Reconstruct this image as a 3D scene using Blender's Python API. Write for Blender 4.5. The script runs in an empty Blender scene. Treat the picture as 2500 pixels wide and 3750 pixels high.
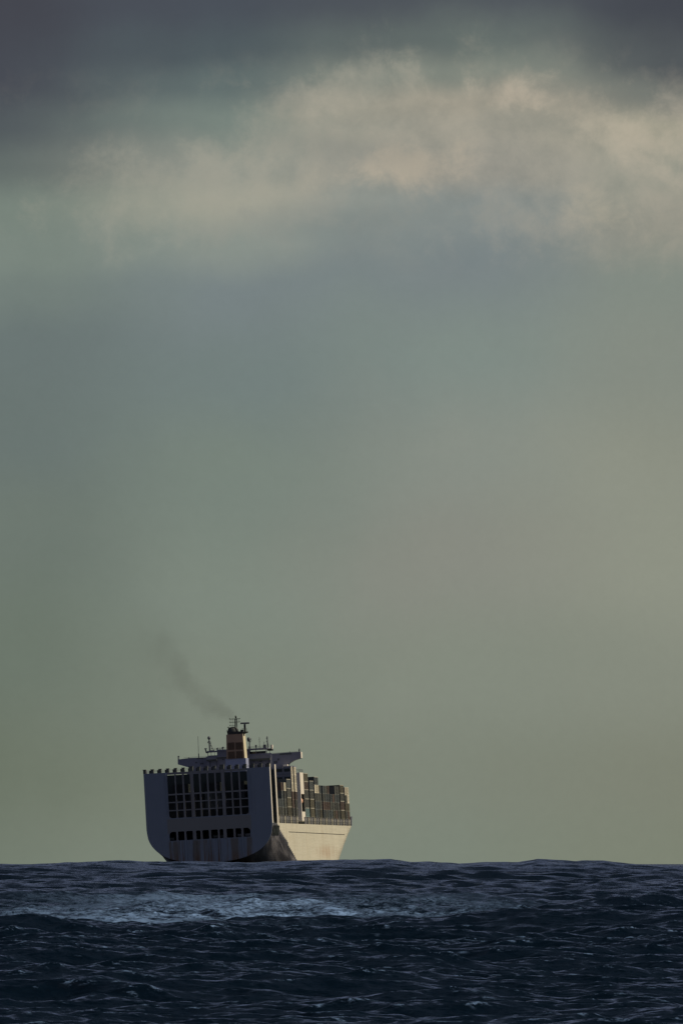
import bpy, bmesh, math, random
import numpy as np
from mathutils import Matrix, Vector
S = bpy.context.scene
DEBUG = False
rnd = random.Random(11)
R = math.radians
# ------------------------------------------------------------------ camera
F = 70620.0            # focal length in pixels of the 2500 px wide photograph
EYE = 3090.0           # photo row of the eye level
CAM_H = 4.0
PITCH = math.atan((EYE - 1875) / F)
cd = bpy.data.cameras.new('camera'); cam = bpy.data.objects.new('camera', cd)
S.collection.objects.link(cam); S.camera = cam
cd.sensor_fit = 'HORIZONTAL'; cd.sensor_width = 24.0; cd.lens = F / 2500 * 24.0
cd.clip_start = 1.0; cd.clip_end = 80000
cam.location = (0, 0, CAM_H); cam.rotation_euler = (math.pi/2 + PITCH, 0, 0)
S.view_settings.view_transform = 'Standard'; S.view_settings.look = 'None'
S.view_settings.exposure = 0; S.view_settings.gamma = 1
S.cycles.volume_max_steps = 128

# ------------------------------------------------------------------ light
HEAD = R(5.7)                       # ship's course, to the right of the view axis
SUN_AZ_LOCAL = R(5.0); SUN_EL = R(46)
a = SUN_AZ_LOCAL - HEAD             # angle from +X towards +Y
sun_dir = Vector((math.cos(a)*math.cos(SUN_EL), math.sin(a)*math.cos(SUN_EL), math.sin(SUN_EL)))
sd = bpy.data.lights.new('sun', 'SUN'); sun = bpy.data.objects.new('sun', sd); S.collection.objects.link(sun)
sd.energy = 4.2; sd.angle = R(0.5); sd.color = (1.0, 0.88, 0.66)
sun.rotation_euler = sun_dir.to_track_quat('Z', 'Y').to_euler()

def lin(c):
    return tuple((x/255/12.92 if x/255 <= .04045 else ((x/255+.055)/1.055)**2.4) for x in c)

class NT:
    def __init__(s, tree): s.t = tree; s.n = tree.nodes; s.l = tree.links
    def new(s, k, **kw):
        n = s.n.new(k)
        for a_, v in kw.items(): setattr(n, a_, v)
        return n
    def put(s, sock, v):
        if isinstance(v, bpy.types.NodeSocket): s.l.new(v, sock)
        elif v is not None: sock.default_value = v
    def m(s, op, a_, b=None, c=None, clamp=False):
        n = s.new('ShaderNodeMath', operation=op, use_clamp=clamp)
        for i, v in enumerate((a_, b, c)):
            if v is not None: s.put(n.inputs[i], v)
        return n.outputs[0]
    def sm(s, v, lo, hi, a_=0.0, b=1.0):
        n = s.new('ShaderNodeMapRange', interpolation_type='SMOOTHSTEP')
        s.put(n.inputs[0], v); n.inputs[1].default_value = lo; n.inputs[2].default_value = hi
        n.inputs[3].default_value = a_; n.inputs[4].default_value = b
        return n.outputs[0]
    def mix(s, f, A, B, mode='MIX'):
        n = s.new('ShaderNodeMix', data_type='RGBA', blend_type=mode)
        s.put(n.inputs[0], f)
        s.put(n.inputs[6], A if isinstance(A, bpy.types.NodeSocket) else (*A, 1)[:4])
        s.put(n.inputs[7], B if isinstance(B, bpy.types.NodeSocket) else (*B, 1)[:4])
        return n.outputs[2]
    def noise(s, vec, scale, detail=4, rough=.5, dist=0, dims='3D'):
        n = s.new('ShaderNodeTexNoise', noise_dimensions=dims)
        if vec is not None: s.put(n.inputs['Vector'], vec)
        n.inputs['Scale'].default_value = scale; n.inputs['Detail'].default_value = detail
        n.inputs['Roughness'].default_value = rough; n.inputs['Distortion'].default_value = dist
        return n.outputs['Fac']
    def comb(s, x, y, z):
        n = s.new('ShaderNodeCombineXYZ')
        for i, v in enumerate((x, y, z)): s.put(n.inputs[i], v)
        return n.outputs[0]
    def ramp(s, v, stops, interp='EASE'):
        n = s.new('ShaderNodeValToRGB'); s.put(n.inputs[0], v); r = n.color_ramp; r.interpolation = interp
        while len(r.elements) > 1: r.elements.remove(r.elements[-1])
        for i, (p, c) in enumerate(stops):
            e = r.elements[0] if i == 0 else r.elements.new(p)
            e.position = p; e.color = (*c, 1)
        return n.outputs[0]

# ------------------------------------------------------------------ world: cloudy evening sky over the sea
w = bpy.data.worlds.new('World'); S.world = w; w.use_nodes = True
t = NT(w.node_tree); t.n.clear()
out = t.new('ShaderNodeOutputWorld'); bg = t.new('ShaderNodeBackground'); t.l.new(bg.outputs[0], out.inputs[0])
tc = t.new('ShaderNodeTexCoord'); sp = t.new('ShaderNodeSeparateXYZ'); t.l.new(tc.outputs['Generated'], sp.inputs[0])
dx, dy, dz = sp.outputs
yy = t.m('MAXIMUM', dy, 0.05)
az = t.m('DIVIDE', dx, yy); el = t.m('DIVIDE', dz, yy)          # tangent of azimuth and of elevation
# unit of the cloud field: one frame width / the strip of sky above the horizon
u = t.m('MULTIPLY_ADD', az, F/2500, 0.5)
v = t.m('MULTIPLY_ADD', el, -F/3150, EYE/3150)                  # 0 top of the strip .. 1 horizon
fld = t.comb(u, v, 0.0)
n1 = t.noise(fld, 2.2, 3, .5); n2 = t.noise(t.comb(t.m('ADD', u, 7.3), v, 3.0), 2.6, 3, .5)
n3 = t.noise(t.comb(u, v, 5.0), 7.0, 5, .55)
v2 = t.m('ADD', v, t.m('MULTIPLY', t.m('SUBTRACT', n1, .5), .09))
v2 = t.m('ADD', v2, t.m('MULTIPLY', t.m('SUBTRACT', n3, .5), .04))
u2 = t.m('ADD', u, t.m('MULTIPLY', t.m('SUBTRACT', n2, .5), .35))
cols = [  # (u, [(v, sRGB)...])
 (0.0, [(0,(62,64,75)),(.08,(65,69,80)),(.14,(78,86,91)),(.185,(96,106,104)),(.24,(118,131,122)),(.30,(119,132,124)),(.34,(112,125,120)),(.40,(103,116,115)),(.50,(103,116,113)),(.62,(107,119,111)),(.76,(106,118,106)),(.90,(105,115,100)),(1,(112,122,108))]),
 (.33, [(0,(68,75,86)),(.05,(74,86,92)),(.09,(92,106,106)),(.13,(116,129,122)),(.185,(142,146,136)),(.235,(154,156,142)),(.28,(134,143,136)),(.34,(116,128,130)),(.44,(112,126,124)),(.55,(118,131,122)),(.68,(123,134,123)),(.80,(122,131,118)),(.92,(122,130,114)),(1,(122,131,117))]),
 (.66, [(0,(76,82,90)),(.045,(96,106,104)),(.085,(128,134,124)),(.12,(160,154,138)),(.15,(158,154,140)),(.20,(150,148,138)),(.235,(132,140,138)),(.30,(119,130,132)),(.40,(126,139,133)),(.52,(134,141,132)),(.64,(134,137,127)),(.78,(129,136,123)),(.90,(124,131,117)),(1,(123,132,118))]),
 (1.0, [(0,(62,66,76)),(.07,(78,84,88)),(.105,(112,116,110)),(.145,(158,154,136)),(.20,(144,146,133)),(.25,(144,144,132)),(.32,(130,139,130)),(.42,(132,139,129)),(.54,(141,145,131)),(.68,(142,146,131)),(.80,(133,138,124)),(.90,(126,130,114)),(1,(124,130,113))]),
]
rs = [t.ramp(v2, [(p, lin(c)) for p, c in st]) for _, st in cols]
c = rs[0]
for i in range(1, 4):
    c = t.mix(t.sm(u2, cols[i-1][0], cols[i][0]), c, rs[i])
# mottled cloud bank with puffs catching warm light
iso = t.comb(t.m('ADD', u, t.m('MULTIPLY', t.m('SUBTRACT', n1, .5), .10)), t.m('MULTIPLY', v, 1.26), 9.0)
w1 = t.noise(iso, 5.5, 10, .60, .15)
w2 = t.noise(iso, 2.2, 5, .55)
w3 = t.noise(iso, 15.0, 10, .66, .2)
bank = t.m('MULTIPLY', t.sm(v2, .03, .12), t.sm(v2, .20, .34, 1, 0))
bank = t.m('MULTIPLY', bank, t.sm(u, .15, .60, .22, 1))
mott = t.m('ADD', t.m('MULTIPLY', t.m('SUBTRACT', w1, .5), .9), t.m('MULTIPLY', t.m('SUBTRACT', w3, .5), .6))
mott = t.m('MULTIPLY', mott, bank)
c = t.mix(t.m('MULTIPLY', t.m('MAXIMUM', mott, 0.0), 1.3, clamp=True), c, lin((192,178,158)))
c = t.mix(t.m('MULTIPLY', t.m('MAXIMUM', t.m('MULTIPLY', mott, -1.0), 0.0), 1.2, clamp=True), c, lin((92,104,104)))
def puff(px, py, rx, ry, rot, k, col):
    du = t.m('MULTIPLY', t.m('SUBTRACT', u, px/2500), 2500.0); dv = t.m('MULTIPLY', t.m('SUBTRACT', v, py/3150), 3150.0)
    ca, sa = math.cos(R(rot)), math.sin(R(rot))
    p = t.m('ADD', t.m('MULTIPLY', du, ca/rx), t.m('MULTIPLY', dv, sa/rx)); q_ = t.m('ADD', t.m('MULTIPLY', du, -sa/ry), t.m('MULTIPLY', dv, ca/ry))
    d_ = t.m('SQRT', t.m('ADD', t.m('MULTIPLY', p, p), t.m('MULTIPLY', q_, q_)))
    d_ = t.m('SUBTRACT', d_, t.m('MULTIPLY', t.m('SUBTRACT', w3, .5), 3.2))
    d_ = t.m('SUBTRACT', d_, t.m('MULTIPLY', t.m('SUBTRACT', w1, .5), 2.6))
    global c
    c = t.mix(t.m('MULTIPLY', t.sm(d_, 1.5, 0), k), c, lin(col))
puff(720, 690, 470, 150, -4, .30, (168,164,148))
puff(1150, 430, 480, 150, -18, .16, (170,166,150))
puff(2150, 640, 620, 240, 12, .24, (172,164,148))
puff(1520, 610, 190, 70, -8, .32, (200,182,156))
puff(2130, 420, 470, 85, 22, .22, (206,190,166))
puff(1880, 345, 190, 55, 12, .20, (208,190,168))
puff(2200, 770, 120, 70, 20, .22, (190,178,152))
puff(1350, 300, 200, 80, -10, .20, (180,174,156))
puff(1750, 180, 240, 60, 10, .30, (96,110,106))
puff(1270, 540, 240, 45, 5, .22, (120,124,120))
puff(1280, 800, 420, 60, -3, .35, (116,128,128))
w2 = t.noise(iso, 2.2, 5, .55)
big = t.m('MULTIPLY', t.m('SUBTRACT', w2, .5), t.sm(v, .9, .2, .10, .30))
big = t.m('ADD', big, t.m('MULTIPLY', t.m('SUBTRACT', t.noise(iso, 55, 5, .75), .5), .09))
k1 = t.m('ADD', big, 1.0)
c = t.mix(1.0, c, t.comb(k1, k1, k1), 'MULTIPLY')
# above the strip: heavy slate cloud ahead, paler bluish overcast behind the camera
n4 = t.noise(tc.outputs['Generated'], 2.5, 5, .55)
lowf = t.mix(n4, (.105,.140,.245), (.165,.205,.34))
front = t.mix(t.sm(dz, .085, .21), lowf, t.mix(n4, (.008,.014,.025), (.020,.028,.046)))
back = t.mix(n4, (.085,.10,.15), (.17,.185,.26))
upper = t.mix(t.sm(dy, .45, -.25), front, back)
c = t.mix(t.sm(v, 0.0, -.8), c, upper)
c = t.mix(t.sm(dy, .12, .05), c, upper)
sky = t.new('ShaderNodeTexSky', sky_type='NISHITA'); sky.sun_disc = False
sky.sun_elevation = SUN_EL; sky.sun_rotation = math.atan2(sun_dir.x, sun_dir.y)
hs = t.new('ShaderNodeHueSaturation'); hs.inputs['Saturation'].default_value = .93; t.l.new(c, hs.inputs['Color']); c = hs.outputs[0]
nb = t.new('ShaderNodeVectorMath', operation='SCALE'); t.l.new(sky.outputs[0], nb.inputs[0]); nb.inputs['Scale'].default_value = .08
c = t.mix(.03, c, nb.outputs[0])
t.l.new(c, bg.inputs[0]); bg.inputs[1].default_value = 1.0

# ------------------------------------------------------------------ materials
def newmat(name):
    m = bpy.data.materials.new(name); m.use_nodes = True
    b = m.node_tree.nodes['Principled BSDF']
    return m, NT(m.node_tree), b
def paint(name, col, rough=.55, wear=.25, scale=.35, metallic=0, streak=0, streak_col=(.10,.05,.03)):
    m, q, b = newmat(name)
    tcc = q.new('ShaderNodeTexCoord').outputs['Object']
    n = q.noise(tcc, scale, 5, .6)
    fine = q.noise(tcc, 4.0, 3, .6)
    cc = q.mix(q.sm(n, .35, .75, 0, wear), col, tuple(x*.55 for x in col))
    cc = q.mix(q.sm(fine, .45, .8, 0, wear*.7), cc, tuple(x*.6 for x in col))
    if streak:
        mp = q.new('ShaderNodeMapping'); mp.inputs['Scale'].default_value = (1.1, 1.1, .07)
        q.l.new(tcc, mp.inputs[0])
        st = q.noise(mp.outputs[0], 1.0, 5, .65)
        cc = q.mix(q.sm(st, .5, .72, 0, streak), cc, streak_col)
    q.put(b.inputs['Base Color'], cc)
    b.inputs['Roughness'].default_value = rough; b.inputs['Metallic'].default_value = metallic
    return m
M = {}
M['steel'] = paint('ship_grey_steel', (.15,.16,.20), .55, .25, streak=.15, streak_col=(.15,.13,.13))
M['frame'] = paint('transom_frame_paint', (.20,.20,.21), .6, .4, streak=.4, streak_col=(.14,.10,.07))
M['frame_dark'] = paint('weathered_post_paint', (.09,.10,.09), .7, .5)
M['white'] = paint('shaded_white_paint', (.19,.20,.26), .5, .25, streak=.1)  # white house paint darkened to its tone in shade
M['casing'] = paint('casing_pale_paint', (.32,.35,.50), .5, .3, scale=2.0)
M['lit_white'] = paint('sunlit_white_paint', (.72,.66,.56), .5, .15)  # paler copy of the white for faces the sun strikes
M['dark'] = paint('dark_and_shade_paint', (.018,.028,.028), .7, .3)  # near-black for grilles; elsewhere paints in the shade of recesses and aft faces
M['glass'] = paint('dark_window_glass', (.01,.015,.018), .15, .1)
M['black'] = paint('soot_black_paint', (.02,.024,.024), .6, .3)
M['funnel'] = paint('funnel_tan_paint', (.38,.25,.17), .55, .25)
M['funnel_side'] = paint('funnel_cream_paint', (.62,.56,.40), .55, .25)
M['louvre'] = paint('louvre_brown_paint', (.15,.095,.06), .7, .3)
M['mast'] = paint('mast_grey_paint', (.07,.08,.10), .6, .2)
M['orange'] = paint('lifeboat_paint', (.75,.42,.28), .5, .1)
M['seam'] = paint('seam_grime', (.16,.145,.11), .7, .2)

def hull_mat():
    m, q, b = newmat('hull_paint')
    tcc = q.new('ShaderNodeTexCoord').outputs['Object']
    sx = q.new('ShaderNodeSeparateXYZ'); q.l.new(tcc, sx.inputs[0])
    x, y, z = sx.outputs
    base = q.mix(q.noise(tcc, .12, 5, .6), (.46,.44,.35), (.64,.60,.48))
    mp = q.new('ShaderNodeMapping'); mp.inputs['Scale'].default_value = (.6, .16, .05); q.l.new(tcc, mp.inputs[0])
    st = q.noise(mp.outputs[0], 1.0, 6, .65)
    base = q.mix(q.sm(st, .48, .72, 0, .5), base, (.36,.30,.19))
    mp2 = q.new('ShaderNodeMapping'); mp2.inputs['Scale'].default_value = (1, .03, 1.1); q.l.new(tcc, mp2.inputs[0])
    pl = q.noise(mp2.outputs[0], 1.0, 3, .6)
    base = q.mix(q.sm(pl, .5, .75, 0, .22), base, (.40,.36,.27))
    fine = q.noise(tcc, 1.7, 4, .7)
    base = q.mix(q.sm(fine, .42, .7, 0, .30), base, (.36,.33,.26))
    # rusty patch on the forward side near the water
    ry = q.m('DIVIDE', q.m('SUBTRACT', y, 165), 45); rz = q.m('DIVIDE', q.m('SUBTRACT', z, 3.5), 2.5)
    rr = q.m('SQRT', q.m('ADD', q.m('POWER', ry, 2), q.m('POWER', rz, 2)))
    base = q.mix(q.m('MULTIPLY', q.sm(rr, 1.2, .2, 0, .45), q.sm(st, .35, .6)), base, (.36,.21,.11))
    # dark antifouling below the load line, worn edge
    edge = q.m('ADD', z, q.m('MULTIPLY', q.m('SUBTRACT', q.noise(tcc, .5, 4, .6), .5), .8))
    base = q.mix(q.sm(edge, .55, .35), base, (.13,.07,.06))
    # shade on the quarter under the transom is painted in its own material
    q.put(b.inputs['Base Color'], base); b.inputs['Roughness'].default_value = .5
    bp = q.new('ShaderNodeBump'); bp.inputs['Strength'].default_value = .5; bp.inputs['Distance'].default_value = .12
    q.put(bp.inputs['Height'], q.m('ADD', pl, q.m('MULTIPLY', fine, .6))); q.l.new(bp.outputs[0], b.inputs['Normal'])
    return m
M['hull'] = hull_mat()
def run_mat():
    m, q, b = newmat('stern_run_shade_paint')  # quarter's shade painted dark, pale streaks for light thrown up by the water
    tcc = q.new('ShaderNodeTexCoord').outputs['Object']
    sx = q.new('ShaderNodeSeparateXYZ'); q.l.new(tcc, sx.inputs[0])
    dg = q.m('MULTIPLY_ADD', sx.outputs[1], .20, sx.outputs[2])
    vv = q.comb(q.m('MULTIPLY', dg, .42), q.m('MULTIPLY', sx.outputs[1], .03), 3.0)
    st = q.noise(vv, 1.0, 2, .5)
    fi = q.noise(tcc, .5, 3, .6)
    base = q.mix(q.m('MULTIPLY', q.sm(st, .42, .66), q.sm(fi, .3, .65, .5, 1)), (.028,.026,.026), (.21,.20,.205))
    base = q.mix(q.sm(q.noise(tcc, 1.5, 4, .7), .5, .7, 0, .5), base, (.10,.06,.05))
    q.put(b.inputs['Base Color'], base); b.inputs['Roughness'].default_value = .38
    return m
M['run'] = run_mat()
def transom_mat():
    m, q, b = newmat('transom_paint')
    tcc = q.new('ShaderNodeTexCoord').outputs['Object']
    sx = q.new('ShaderNodeSeparateXYZ'); q.l.new(tcc, sx.inputs[0])
    x, y, z = sx.outputs
    base = q.mix(q.noise(tcc, .15, 4, .6), (.150,.190,.240), (.19,.215,.275))
    mp = q.new('ShaderNodeMapping'); mp.inputs['Scale'].default_value = (.9, .9, .03); q.l.new(tcc, mp.inputs[0])
    st = q.noise(mp.outputs[0], 1.0, 5, .6)
    base = q.mix(q.sm(st, .55, .8, 0, .35), base, (.09,.095,.11))
    # grimy band between the two rows of openings
    inn = q.sm(q.m('ABSOLUTE', x), 13.3, 12.9)
    band = q.m('MULTIPLY', q.m('MULTIPLY', q.sm(z, 10.0, 10.6), q.sm(z, 15.2, 14.8)), inn)
    base = q.mix(q.m('MULTIPLY', band, .72), base, (.185,.175,.155))
    # rust streaks running down to the water under the lower openings
    mp3 = q.new('ShaderNodeMapping'); mp3.inputs['Scale'].default_value = (.62, .9, .035); mp3.inputs['Location'].default_value = (4.1, 0, 0)
    q.l.new(tcc, mp3.inputs[0])
    s3 = q.noise(mp3.outputs[0], 1.0, 4, .6)
    rust = q.m('MULTIPLY', q.m('MULTIPLY', q.sm(s3, .43, .57), inn), q.sm(z, 8.6, 7.6))
    deep = q.sm(z, 5.5, 1.5)
    rc = q.mix(deep, (.125,.11,.095), (.12,.068,.038))
    base = q.mix(q.m('MULTIPLY', rust, .9), base, rc)
    q.put(b.inputs['Base Color'], base); b.inputs['Roughness'].default_value = .55
    return m
M['transom'] = transom_mat()

def cont_mat(name, col, wear=.35):
    m, q, b = newmat(name)
    oi = q.new('ShaderNodeObjectInfo').outputs['Random']
    tcc = q.new('ShaderNodeTexCoord').outputs['Object']
    off = q.comb(q.m('MULTIPLY', oi, 50), 0, 0)
    vv = q.new('ShaderNodeVectorMath', operation='ADD'); q.l.new(tcc, vv.inputs[0]); q.l.new(off, vv.inputs[1])
    n = q.noise(vv.outputs[0], 1.1, 5, .75)
    cc = q.mix(q.sm(n, .38, .66, 0, wear), col, tuple(x*.35 for x in col))
    cc = q.mix(q.sm(q.noise(vv.outputs[0], 2.3, 4, .8), .56, .72, 0, wear), cc, (.30,.28,.22))
    k = q.m('MULTIPLY_ADD', oi, .45, .78)
    cc = q.mix(1.0, cc, q.comb(k, k, k), 'MULTIPLY')
    q.put(b.inputs['Base Color'], cc); b.inputs['Roughness'].default_value = .6
    return m
CC = {
 'grey': cont_mat('container_grey', (.105,.108,.092)),
 'slate': cont_mat('container_slate', (.095,.108,.105)),
 'olive': cont_mat('container_olive', (.125,.115,.078)),
 'brown': cont_mat('container_brown', (.125,.092,.072)),
 'teal': cont_mat('container_teal', (.15,.22,.215)),
 'cream': cont_mat('container_cream', (.56,.52,.41), .12),
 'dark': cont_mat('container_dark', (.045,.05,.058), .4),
 'void': cont_mat('container_bay_shade', (.016,.022,.022), .3),  # near-black copy that paints in the shade of the after bay
}
M['stanchion'] = paint('stanchion_paint', (.42,.39,.31), .6, .4)
M['rail'] = paint('container_rail_sunlit', (.44,.42,.34), .6, .4)  # pale tone paints sunlit highlights along the container tops

# ------------------------------------------------------------------ mesh helpers
def setp(o, label=None, cat=None, group=None, kind=None):
    for k, v_ in (('label', label), ('category', cat), ('group', group), ('kind', kind)):
        if v_: o[k] = v_
    return o
class MB:
    def __init__(s): s.v = []; s.f = []; s.mi = []
    def box(s, x0, x1, y0, y1, z0, z1, mi=0):
        i = len(s.v)
        s.v += [(x0,y0,z0),(x1,y0,z0),(x1,y1,z0),(x0,y1,z0),(x0,y0,z1),(x1,y0,z1),(x1,y1,z1),(x0,y1,z1)]
        s.f += [(i,i+3,i+2,i+1),(i+4,i+5,i+6,i+7),(i,i+1,i+5,i+4),(i+1,i+2,i+6,i+5),(i+2,i+3,i+7,i+6),(i+3,i,i+4,i+7)]
        s.mi += [mi]*6; return s
    def prism(s, pts, y0, y1, mi=0, y1b=None):          # polygon in x,z (counter-clockwise seen from aft), extruded along y
        n = len(pts); i = len(s.v)
        s.v += [(x,y0,z) for x, z in pts] + [(x,y1,z) for x, z in pts]
        s.f.append(tuple(range(i, i+n))); s.mi.append(mi)
        s.f.append(tuple(range(i+2*n-1, i+n-1, -1))); s.mi.append(mi)
        for k in range(n):
            j = (k+1) % n
            s.f.append((i+j, i+k, i+n+k, i+n+j)); s.mi.append(mi)
        return s
    def tube(s, p, q_, r0, r1=None, n=8, mi=0, caps=True):
        p = Vector(p); q_ = Vector(q_); r1 = r0 if r1 is None else r1
        d = (q_-p).normalized(); a_ = d.orthogonal().normalized(); b = d.cross(a_)
        i = len(s.v)
        for c0, r in ((p, r0), (q_, r1)):
            for k in range(n):
                an = 2*math.pi*k/n; s.v.append(tuple(c0 + a_*math.cos(an)*r + b*math.sin(an)*r))
        for k in range(n):
            j = (k+1) % n; s.f.append((i+k, i+j, i+n+j, i+n+k)); s.mi.append(mi)
        if caps:
            s.f.append(tuple(range(i+n-1, i-1, -1))); s.f.append(tuple(range(i+n, i+2*n))); s.mi += [mi]*2
        return s
    def lathe(s, c0, prof, n=16, mi=0, sx=1, sy=1):       # prof: (r, z)
        i = len(s.v); cx, cy, cz = c0
        for r, z in prof:
            for k in range(n):
                an = 2*math.pi*k/n; s.v.append((cx+r*sx*math.cos(an), cy+r*sy*math.sin(an), cz+z))
        for a_ in range(len(prof)-1):
            for k in range(n):
                j = (k+1) % n; s.f.append((i+a_*n+k, i+a_*n+j, i+(a_+1)*n+j, i+(a_+1)*n+k)); s.mi.append(mi)
        s.f.append(tuple(range(i+n-1, i-1, -1))); m_ = i+(len(prof)-1)*n; s.f.append(tuple(range(m_, m_+n))); s.mi += [mi]*2
        return s
    def mesh(s, name, mats, smooth=False):
        me = bpy.data.meshes.new(name); me.from_pydata(s.v, [], s.f)
        for m in (mats if isinstance(mats, (list, tuple)) else [mats]): me.materials.append(m)
        me.polygons.foreach_set('material_index', s.mi)
        if smooth: me.polygons.foreach_set('use_smooth', [True]*len(s.f))
        me.validate(); me.update(); return me
    def build(s, name, mats, parent=None, smooth=False, label=None):
        o = bpy.data.objects.new(name, s.mesh(name, mats, smooth)); S.collection.objects.link(o)
        if parent: o.parent = parent
        if label: o['label'] = label
        return o

# ------------------------------------------------------------------ sea: one curved sheet to the horizon
ER = 6.371e6
RIDGE = .50
def build_sea():
    rr = list(np.geomspace(2, 330, 60)); r = 330.0
    while r < 15500:
        if 2360 < r < 2640: r += 1.1; rr.append(r); continue
        r += max(.17, .19*(r/700.0)**2.0) if r < 3000 else .19*(3000/700.0)**2.0*(r/3000)**1.2
        rr.append(r)
    rr = np.array(rr, dtype=np.float64)
    inner = np.linspace(-.027, .027, 430)
    outer = .027 + (np.geomspace(.003, math.pi-.0271, 26))
    ang = np.concatenate([-outer[::-1], inner, outer])
    nr, na = len(rr), len(ang)
    dr = np.gradient(rr)
    Rg, Ag = np.meshgrid(rr, ang, indexing='ij')
    X = (Rg*np.sin(Ag)); Y = (Rg*np.cos(Ag))
    dA = np.gradient(ang)
    DR = np.maximum(dr[:, None], np.minimum(rr[:, None]*dA[None, :], 1e9)).astype(np.float32)
    X32 = X.astype(np.float32); Y32 = Y.astype(np.float32)
    H = np.zeros_like(X32); DX = np.zeros_like(H); DY = np.zeros_like(H); SL = np.zeros_like(H)
    g = np.random.default_rng(5)
    octs = [(.45,.09,9),(.75,.10,10),(1.2,.11,11),(2.0,.115,12),(3.3,.10,11),(5.5,.085,10),(9,.065,9),(16,.04,8),(30,.028,7),(55,.022,6),(95,.016,6)]
    for L0, sl, n in octs:
        for k in range(n):
            L = L0*2**(g.uniform(-.4,.4)); kk = 2*math.pi/L
            spread = .75 if L < 8 else (.5 if L < 40 else .3)
            th = -math.pi/2 + .30 + g.normal(0, spread)
            amp = sl*math.sqrt(2/n)/kk
            kx, ky = kk*math.cos(th), kk*math.sin(th); ph = g.uniform(0, 2*math.pi)
            sel = np.clip((L/DR - 1.7)/1.3, 0, 1)
            rows = np.nonzero(sel.max(axis=1) > 0)[0]
            if len(rows) == 0: continue
            a0, a1 = rows[0], rows[-1]+1
            P = (kx*X[a0:a1] + ky*Y[a0:a1] + ph) % (2*math.pi); P = P.astype(np.float32)
            cs = np.cos(P); sn = np.sin(P); A = (amp*sel[a0:a1]).astype(np.float32)
            H[a0:a1] += A*cs; DX[a0:a1] -= .95*A*math.cos(th)*sn; DY[a0:a1] -= .95*A*math.sin(th)*sn
            SL[a0:a1] += A*kk*cs
    # long groups of higher and lower swell
    H *= (1 + .25*np.sin(X32/90+1.3)*np.cos(Y32/170+.4))
    def ridge(x0, y0, dxs, w_, amp, ln, skew=0):
        yc = y0 + skew*(X32-x0)
        return amp*np.exp(-((Y32-yc)/w_)**2)*np.exp(-((X32-x0)/ln)**2)
    # near swell crest, low on the left and rising towards the right
    px = np.array([-400,0,150,400,800,1300,1600,2000,2500,2900], float); az_ = (px-1250)/F
    py = np.array([3375,3372,3360,3380,3372,3378,3352,3305,3288,3290], float)
    A_ = np.arctan2(X32, Y32)
    tgt = CAM_H - (py-EYE)/F*800 + 800**2/2/ER
    am = np.interp(A_*1.0, az_, tgt).astype(np.float32)
    wdt = np.exp(-((Rg-800)/26)**2).astype(np.float32)
    far_px = np.array([-900,0,80,280,440,600,900,1250,1430,1510,1570,1680,1780,1900,1960,2100,2210,2300,2420,2500,2900], float)
    far_py = np.array([3162,3160,3163,3158,3155,3158,3159,3150,3146,3156,3153,3160,3156,3157,3145,3155,3152,3164,3168,3170,3168], float)
    R2 = 2500.
    tg2 = CAM_H - (far_py+3-EYE)/F*R2 + R2**2/2/ER
    am2 = np.interp(X32/R2, (far_px-1250)/F, tg2).astype(np.float32)
    wd2 = np.exp(-((Rg-R2)/60)**2).astype(np.float32)
    H = H*(1-.30*wdt) + (am-RIDGE)*wdt - .45*np.exp(-((Rg-1050)/150)**2)
    H = H*(1-.5*wd2) + (am2-.13)*wd2
    H = np.where(Rg > 2700, np.minimum(H, .35), H).astype(np.float32)
    near = np.clip((Rg-60)/200, 0, 1).astype(np.float32)
    H *= near
    FO = np.clip((SL-.40)*3.5, 0, 1)
    X = X + DX*near; Y = Y + DY*near
    Z = H - (Rg**2)/(2*ER)
    if DEBUG:
        PY = EYE - F*(Z-CAM_H)/np.maximum(Rg, 1)
        for cc in np.linspace(60, na-60, 12).astype(int):
            sl = [int(PY[(rr>a_)&(rr<b_), cc].min()) for a_, b_ in ((330,500),(500,770),(770,860),(860,1500),(1500,2350),(2350,2650),(2650,15000))]
            print('px', int(1250+ang[cc]*F), sl)
    co = np.empty((nr*na, 3), np.float32); co[:,0] = X.ravel(); co[:,1] = Y.ravel(); co[:,2] = Z.ravel()
    idx = np.arange(nr*na).reshape(nr, na)
    q = np.stack([idx[:-1,:-1], idx[:-1,1:], idx[1:,1:], idx[1:,:-1]], -1).reshape(-1, 4)
    q = q[:, ::-1]
    me = bpy.data.meshes.new('sea')
    me.vertices.add(nr*na); me.vertices.foreach_set('co', co.ravel())
    me.loops.add(q.size); me.loops.foreach_set('vertex_index', q.ravel().astype(np.int32))
    me.polygons.add(len(q)); me.polygons.foreach_set('loop_start', np.arange(0, q.size, 4, dtype=np.int32))
    me.polygons.foreach_set('use_smooth', np.ones(len(q), bool))
    at = me.attributes.new('crest', 'FLOAT', 'POINT'); at.data.foreach_set('value', FO.ravel().astype(np.float32))
    me.update(calc_edges=True)
    print('sea verts', nr*na, nr, na)
    o = bpy.data.objects.new('sea', me); S.collection.objects.link(o); o['kind'] = 'structure'
    m, q, b = newmat('sea_water')
    geo = q.new('ShaderNodeNewGeometry'); pos = geo.outputs['Position']
    sx = q.new('ShaderNodeSeparateXYZ'); q.l.new(pos, sx.inputs[0]); x, y, z = sx.outputs
    def mapped(sx_, sy_):
        mp = q.new('ShaderNodeMapping'); mp.inputs['Scale'].default_value = (sx_, sy_, 1); q.l.new(pos, mp.inputs[0]); return mp.outputs[0]
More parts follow.
